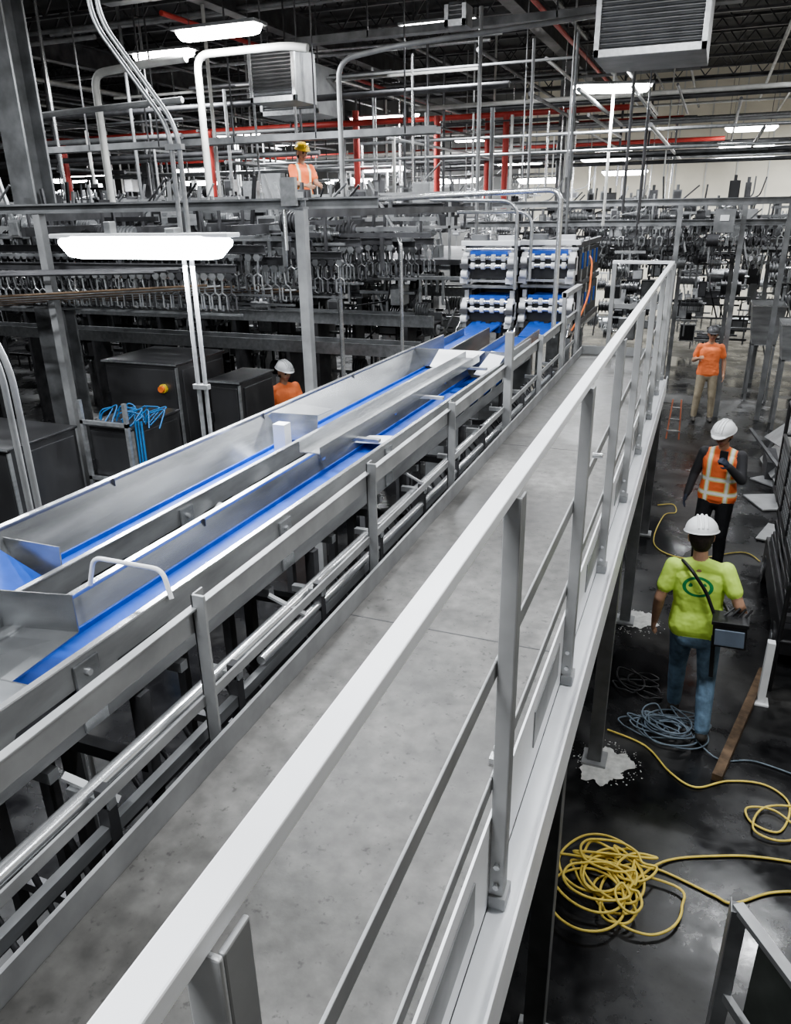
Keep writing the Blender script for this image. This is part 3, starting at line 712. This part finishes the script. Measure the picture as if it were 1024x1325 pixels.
# ------------------------------------------------------------------ people
def fib(n=60):
    g=math.pi*(3-5**.5);return [Vector((math.cos(g*i)*math.sqrt(1-(1-2*(i+.5)/n)**2),math.sin(g*i)*math.sqrt(1-(1-2*(i+.5)/n)**2),1-2*(i+.5)/n)) for i in range(n)]
FIB=fib()
def human(name,loc,rotz,sc,J,cloth,mats,head_rot=(0,0),hat=None,voxel=.008,sleeve='short',gloves=False,extra=None,lean=0):
    V=Vector
    D=dict(shL=(.185,.01,1.43),shR=(-.185,.01,1.43),elL=(.25,.04,1.16),elR=(-.25,.04,1.16),wrL=(.27,-.03,.92),wrR=(-.27,-.03,.92),
           hpL=(.095,0,.92),hpR=(-.095,0,.92),knL=(.11,-.03,.5),knR=(-.11,-.03,.5),anL=(.11,.02,.09),anR=(-.11,.02,.09),curlL=.5,curlR=.5,palmL=(-1,0,0),palmR=(1,0,0))
    D.update(J)
    P=[]
    def cap(a,ra,c,rc,k): P.append(([(V(a),ra),(V(c),rc)],k))
    sh='shirt'
    P.append(([(V((.10,0,1.35)),.098),(V((-.10,0,1.35)),.098),(V((-.075,.0,1.08)),.098),(V((.075,.0,1.08)),.098)],sh))
    P.append(([(V((.095,0,1.1)),.09),(V((-.095,0,1.1)),.09),(V((-.09,.012,.95)),.118),(V((.09,.012,.95)),.118)],sh))
    P.append(([(V((.15,.01,1.42)),.06),(V((0,.015,1.47)),.062),(V((-.15,.01,1.42)),.06)],sh))
    P.append(([(V((.085,.01,.88)),.098),(V((-.085,.01,.88)),.098)],'pants'))
    P.append(([(V((.07,.04,.85)),.082),(V((-.07,.04,.85)),.082)],'pants'))
    for s in 'LR':
        S=V(D['sh'+s]);E=V(D['el'+s]);W=V(D['wr'+s]);Hp=V(D['hp'+s]);K=V(D['kn'+s]);A=V(D['an'+s])
        if sleeve=='short':
            cap(S,.066,S.lerp(E,.6),.064,sh);cap(S.lerp(E,.3),.045,E,.041,'skin')
            cap(E,.042,E.lerp(W,.35),.041,'skin');cap(E.lerp(W,.3),.041,W,.028,'skin')
        else:
            cap(S,.066,E,.052,'sleeve');cap(E,.052,W,.038,'sleeve')
        cap(Hp,.098,K,.072,'pants');cap(K,.07,K.lerp(A,.4)+V((0,.015,0)),.068,'pants');cap(K.lerp(A,.4)+V((0,.015,0)),.066,A+V((0,0,.02)),.058,'pants')
        tf=V(D.get('ft'+s,(0,-1,0))).normalized()
        cap(A,.048,A-tf*.035+V((0,0,-.045)),.042,'boots');cap(A-tf*.03+V((0,0,-.045)),.042,A+tf*.13+V((0,0,-.05)),.038,'boots');cap(A+tf*.13+V((0,0,-.05)),.038,A+tf*.17+V((0,0,-.055)),.03,'boots')
        hk='glove' if gloves else 'skin'
        d=(W-E).normalized();pn=V(D['palm'+s]);pn=(pn-d*pn.dot(d)).normalized();side=d.cross(pn).normalized()
        if side.dot(V((0,-1,.3)))<0: side=-side
        pc=W+d*.045
        P.append(([(W+d*.01,.026),(pc+side*.022+d*.035,.017),(pc-side*.024+d*.03,.016)],hk))
        cu=D['curl'+s]
        for k,(off,L,rr) in enumerate(((.030,.072,.0095),(.010,.08,.0098),(-.011,.074,.0095),(-.030,.058,.0085))):
            p=pc+side*off+d*.042
            for q in range(3):
                ang=cu*(.35+.75*q);dd=(d*math.cos(ang)+pn*math.sin(ang)).normalized();n=p+dd*L*(.45,.32,.23)[q];cap(p,rr*(1-.07*q),n,rr*(1-.07*(q+1)),hk);p=n
        p=W+d*.02+side*.022;n=p+(d*.6+side*.75+pn*.25).normalized()*.04;cap(p,.014,n,.0115,hk);m2=n+(d*.9+side*.25+pn*.4).normalized()*.032;cap(n,.0115,m2,.0095,hk)
    hr=Matrix.Rotation(head_rot[1],3,'Z')@Matrix.Rotation(head_rot[0],3,'X');nb=V((0,.01,1.52));
    def H(x,y,z): return nb+hr@(V((x,y,z))+V((0,-.015,.155)))
    cap((0,.015,1.45),.058,nb+hr@V((0,0,.08)),.052,'skin')
    P.append(([(H(0,.02,.02),.088),(H(0,-.022,.015),.078),(H(0,-.02,-.05),.06)],'skin'))
    P.append(([(H(.03,-.04,-.035),.042),(H(-.03,-.04,-.035),.042),(H(0,-.06,-.085),.03)],'skin'))
    P.append(([(H(0,.035,.01),.089),(H(0,.03,-.035),.078)],'hair'))
    P.append(([(H(0,-.094,.005),.010),(H(0,-.112,-.028),.0135)],'skin'))
    P.append(([(H(.018,-.093,-.06),.0095),(H(-.018,-.093,-.06),.0095)],'lip'))
    for s in (-1,1):
        P.append(([(H(s*.083,.012,.005),.015),(H(s*.082,.008,-.03),.012)],'skin'))
        P.append(([(H(s*.032,-.09,.003),.0115)],'eye'))
        P.append(([(H(s*.045,-.088,.024),.010),(H(s*.018,-.094,.024),.010)],'hair'))
    bm=bmesh.new()
    for sp,k in P:
        vs=[bm.verts.new(c+f*r) for c,r in sp for f in FIB]
        res=bmesh.ops.convex_hull(bm,input=vs)
        dead=[g for g in set(res['geom_interior']+res['geom_unused']) if isinstance(g,bmesh.types.BMVert)]
        bmesh.ops.delete(bm,geom=dead,context='VERTS')
    bmesh.ops.recalc_face_normals(bm,faces=bm.faces)
    me=bpy.data.meshes.new(name+"_raw");bm.to_mesh(me);bm.free()
    o=bpy.data.objects.new("tmp",me);COL.objects.link(o)
    rm=o.modifiers.new("r","REMESH");rm.mode='VOXEL';rm.voxel_size=voxel;rm.use_smooth_shade=True
    sm=o.modifiers.new("s","SMOOTH");sm.factor=.5;sm.iterations=2
    dg=bpy.context.evaluated_depsgraph_get();me2=bpy.data.meshes.new_from_object(o.evaluated_get(dg));me2.name=name+"_body"
    bpy.data.objects.remove(o)
    keys=['skin','shirt','sleeve','pants','boots','glove','hair','lip','eye']
    n=len(me2.polygons);cen=np.empty(n*3,dtype=np.float32);me2.polygons.foreach_get("center",cen);cen=cen.reshape(-1,3)
    best=np.full(n,1e9);lab=np.zeros(n,dtype=np.int32)
    for sp,k in P:
        prs=[(sp[i],sp[i+1]) for i in range(len(sp)-1)] or [(sp[0],sp[0])]
        if len(sp)==4: prs=[(sp[i],sp[(i+1)%4]) for i in range(4)]+[((sp[0][0].lerp(sp[1][0],.5),sp[0][1]),(sp[2][0].lerp(sp[3][0],.5),sp[2][1]))]
        for (a,ra),(c,rc) in prs:
            A_=np.array(a);D_=np.array(c)-A_;L2=max(1e-9,D_.dot(D_));t=np.clip(((cen-A_)@D_)/L2,0,1)
            dist=np.linalg.norm(cen-(A_+t[:,None]*D_),axis=1)-(ra+(rc-ra)*t)
            if k in('eye','lip'): dist=dist-.002
            w=dist<best;best[w]=dist[w];lab[w]=keys.index(k)
    me2.materials.clear()
    for k in keys: me2.materials.append(mats.get(k,mats['shirt'] if k=='sleeve' else (HAIR if k=='hair' else SKIN)))
    me2.polygons.foreach_set("material_index",lab);me2.polygons.foreach_set("use_smooth",[True]*n);me2.update()
    e=empty(name,loc,rotz);e.scale=(sc,sc,sc);e.rotation_euler[1]=lean
    ob=bpy.data.objects.new("body",me2);COL.objects.link(ob);ob.parent=e
    hat=hat or WHITE
    b=B("hard_hat");c=H(0,.0,.045)
    b.ell(c,(.118,.142,.112),hat,24,10,0,hr)
    b.ell(c,(.128,.158,.012),hat,24,6,-1,hr);b.ell(c+hr@V((0,-.05,-.004)),(.10,.145,.012),hat,24,6,-1,hr)
    for xx in (-.03,0,.03):
        pp=[c+hr@V((xx,math.cos(a)*.140,math.sin(a)*.114)) for a in [math.pi*(.12+.76*i/12) for i in range(13)]]
        b.tube(pp,.007 if xx else .01,hat,n=6)
    b.build(e)
    if extra: extra(e)
    return e
SKIN=mat("skin",(.42,.25,.17),.5,0,.08,30);HAIR=mat("dark_hair",(.03,.022,.018),.7,0,.3,60)
EYE=mat("eye_dark",(.05,.04,.04),.2);LIP=mat("lip",(.35,.15,.12),.5)
def vestmat(name,base,vest=True,logo=False):
    m=bpy.data.materials.new(name);m.use_nodes=True;nt=m.node_tree;b=nt.nodes["Principled BSDF"];b.inputs["Roughness"].default_value=.75
    tc=nt.nodes.new("ShaderNodeTexCoord");sp=nt.nodes.new("ShaderNodeSeparateXYZ");nt.links.new(tc.outputs["Object"],sp.inputs[0])
    def mth(op,a,c=None,cl=False):
        n=nt.nodes.new("ShaderNodeMath");n.operation=op;n.use_clamp=cl
        for i,v in enumerate((a,c)):
            if v is None: continue
            if isinstance(v,(int,float)): n.inputs[i].default_value=v
            else: nt.links.new(v,n.inputs[i])
        return n.outputs[0]
    def band(v,c,w): return mth('LESS_THAN',mth('ABSOLUTE',mth('SUBTRACT',v,c)),w)
    ns=nt.nodes.new("ShaderNodeTexNoise");ns.inputs["Scale"].default_value=9;nt.links.new(tc.outputs["Object"],ns.inputs[0])
    def mix(f,c1,c2):
        n=nt.nodes.new("ShaderNodeMixRGB");nt.links.new(f,n.inputs[0])
        for i,c in ((1,c1),(2,c2)):
            if isinstance(c,tuple): n.inputs[i].default_value=(*c,1)
            else: nt.links.new(c,n.inputs[i])
        return n.outputs[0]
    col=mix(ns.outputs["Fac"],tuple(c*.8 for c in base),tuple(min(1,c*1.15) for c in base))
    X,Y,Z=sp.outputs
    if vest:
        ax=mth('ABSOLUTE',X)
        lime=mth('MAXIMUM',band(ax,.105,.026),mth('MAXIMUM',band(Z,1.16,.028),band(Z,1.0,.028)))
        lime=mth('MULTIPLY',lime,mth('LESS_THAN',ax,.2))
        sil=mth('MAXIMUM',band(ax,.105,.014),mth('MAXIMUM',band(Z,1.16,.015),band(Z,1.0,.015)));sil=mth('MULTIPLY',sil,mth('LESS_THAN',ax,.2))
        col=mix(lime,col,(.70,.62,.25));col=mix(sil,col,(.8,.8,.78))
    if logo:
        d=mth('SQRT',mth('ADD',mth('POWER',mth('MULTIPLY',X,.75),2),mth('POWER',mth('SUBTRACT',Z,1.31),2)))
        ring=band(d,.072,.010);back=mth('GREATER_THAN',Y,0)
        w=nt.nodes.new("ShaderNodeTexVoronoi");w.inputs["Scale"].default_value=22;nt.links.new(tc.outputs["Object"],w.inputs["Vector"])
        blob=mth('MULTIPLY',mth('LESS_THAN',d,.05),mth('LESS_THAN',w.outputs["Distance"],.42))
        col=mix(mth('MULTIPLY',mth('MAXIMUM',ring,blob),back),col,(.03,.28,.09))
    nt.links.new(col,b.inputs["Base Color"])
    bp=nt.nodes.new("ShaderNodeBump");bp.inputs["Strength"].default_value=.7;bp.inputs["Distance"].default_value=.03;nt.links.new(ns.outputs["Fac"],bp.inputs["Height"]);nt.links.new(bp.outputs[0],b.inputs["Normal"])
    return m
LIME=vestmat("lime_tshirt",(.62,.88,.16),False,True);ORV=vestmat("orange_safety_vest",(.95,.20,.07));ORS=vestmat("orange_shirt",(.95,.24,.09),False)
JEAN=mat("blue_jeans",(.13,.20,.28),.8,0,.4,14,.5);BLKP=mat("black_trousers",(.015,.015,.018),.8,0,.3,10,.4);KHAKI=mat("khaki_trousers",(.36,.31,.23),.8,0,.2,10,.4)
BOOT=mat("work_boots",(.05,.045,.04),.7);GLV=mat("work_gloves",(.05,.06,.09),.7);DSH=mat("dark_sleeve",(.05,.05,.055),.8);YHAT=mat("yellow_hard_hat",(.75,.5,.03),.35)
def bagx(e):
    b=B("tool_bag");bb=mat("bag_blue_grey",(.17,.21,.27),.6)
    b.box(-.36,-.13,.10,.27,.93,1.11,BLK);b.box(-.345,-.145,.27,.285,.95,1.08,bb);b.box(-.37,-.12,.09,.28,1.11,1.14,BLK)
    b.tube([(-.13,.14,1.12),(-.06,.13,1.30),(.05,.12,1.46),(.13,.03,1.50),(.12,-.09,1.4),(-.1,-.13,1.2),(-.2,-.05,1.1),(-.25,.12,1.1)],.014,BLK,.06,n=8)
    for k in range(4): b.cyl((-.33+.05*k,.16,1.12),(-.38+.04*k,.14,1.20),.010,DKST,n=6)
    b.build(e,.012)
    b=B("hanging_strap");b.box(-.15,-.12,.14,.16,.60,.95,BLK);b.build(e)
base=dict(skin=SKIN,hair=HAIR,eye=EYE,lip=LIP,boots=BOOT,glove=GLV)
human("construction_worker",(.32,5.58,0),math.radians(176),1.0,dict(
  elL=(.27,.06,1.17),wrL=(.31,-.03,.93),elR=(-.29,.08,1.19),wrR=(-.33,-.06,1.03),
  knL=(.13,-.15,.51),anL=(.15,-.20,.09),knR=(-.10,.02,.5),anR=(-.10,.20,.13),ftR=(0,-.9,-.25)),None,
  dict(base,shirt=LIME,pants=JEAN),head_rot=(.15,.15),voxel=.007,extra=bagx,lean=.07)
def phone(e):
    b=B("mobile_phone");b.box(.02,.10,-.30,-.28,1.40,1.55,BLK);b.build(e)
human("construction_worker",(.40,8.6,0),math.radians(-12),1.0,dict(
  elR=(-.27,.05,1.16),wrR=(-.31,-.02,.93),elL=(.24,-.10,1.20),wrL=(.12,-.26,1.38),palmL=(-1,0,.3),curlL=1.0,
  knL=(.10,-.02,.5),knR=(-.12,-.07,.5),anR=(-.12,.02,.09)),None,
  dict(base,shirt=ORV,pants=BLKP,sleeve=DSH),head_rot=(.30,-.2),voxel=.008,sleeve='long',gloves=True,extra=phone)
human("construction_worker",(.24,15.6,0),math.radians(5),1.0,dict(
  elR=(-.27,.08,1.16),wrR=(-.20,-.16,1.24),palmR=(1,0,0),elL=(.27,.04,1.16),wrL=(.28,-.04,.93),
  knL=(.13,-.02,.5),anL=(.15,.02,.09),knR=(-.13,-.02,.5),anR=(-.15,.02,.09)),None,
  dict(base,shirt=ORS,pants=KHAKI),head_rot=(.1,0),hat=DKST,voxel=.01)
human("construction_worker",(-5.62,9.7,0),math.radians(60),1.06,dict(elL=(.24,-.08,1.18),wrL=(.2,-.3,1.1)),None,
  dict(base,shirt=ORS,pants=JEAN,sleeve=ORS),head_rot=(.2,0),voxel=.01,sleeve='long')
human("construction_worker",(-6.6,12.5,3.18),math.radians(60),1.0,dict(elL=(.22,-.10,1.2),wrL=(.15,-.32,1.15),elR=(-.22,-.10,1.2),wrR=(-.12,-.32,1.15)),None,
  dict(base,shirt=ORV,pants=JEAN),head_rot=(.2,0),hat=YHAT,voxel=.01)

# ------------------------------------------------------------------ world
w=bpy.data.worlds.new("world");bpy.context.scene.world=w;w.use_nodes=True
w.node_tree.nodes["Background"].inputs[0].default_value=(.6,.7,.8,1);w.node_tree.nodes["Background"].inputs[1].default_value=.1
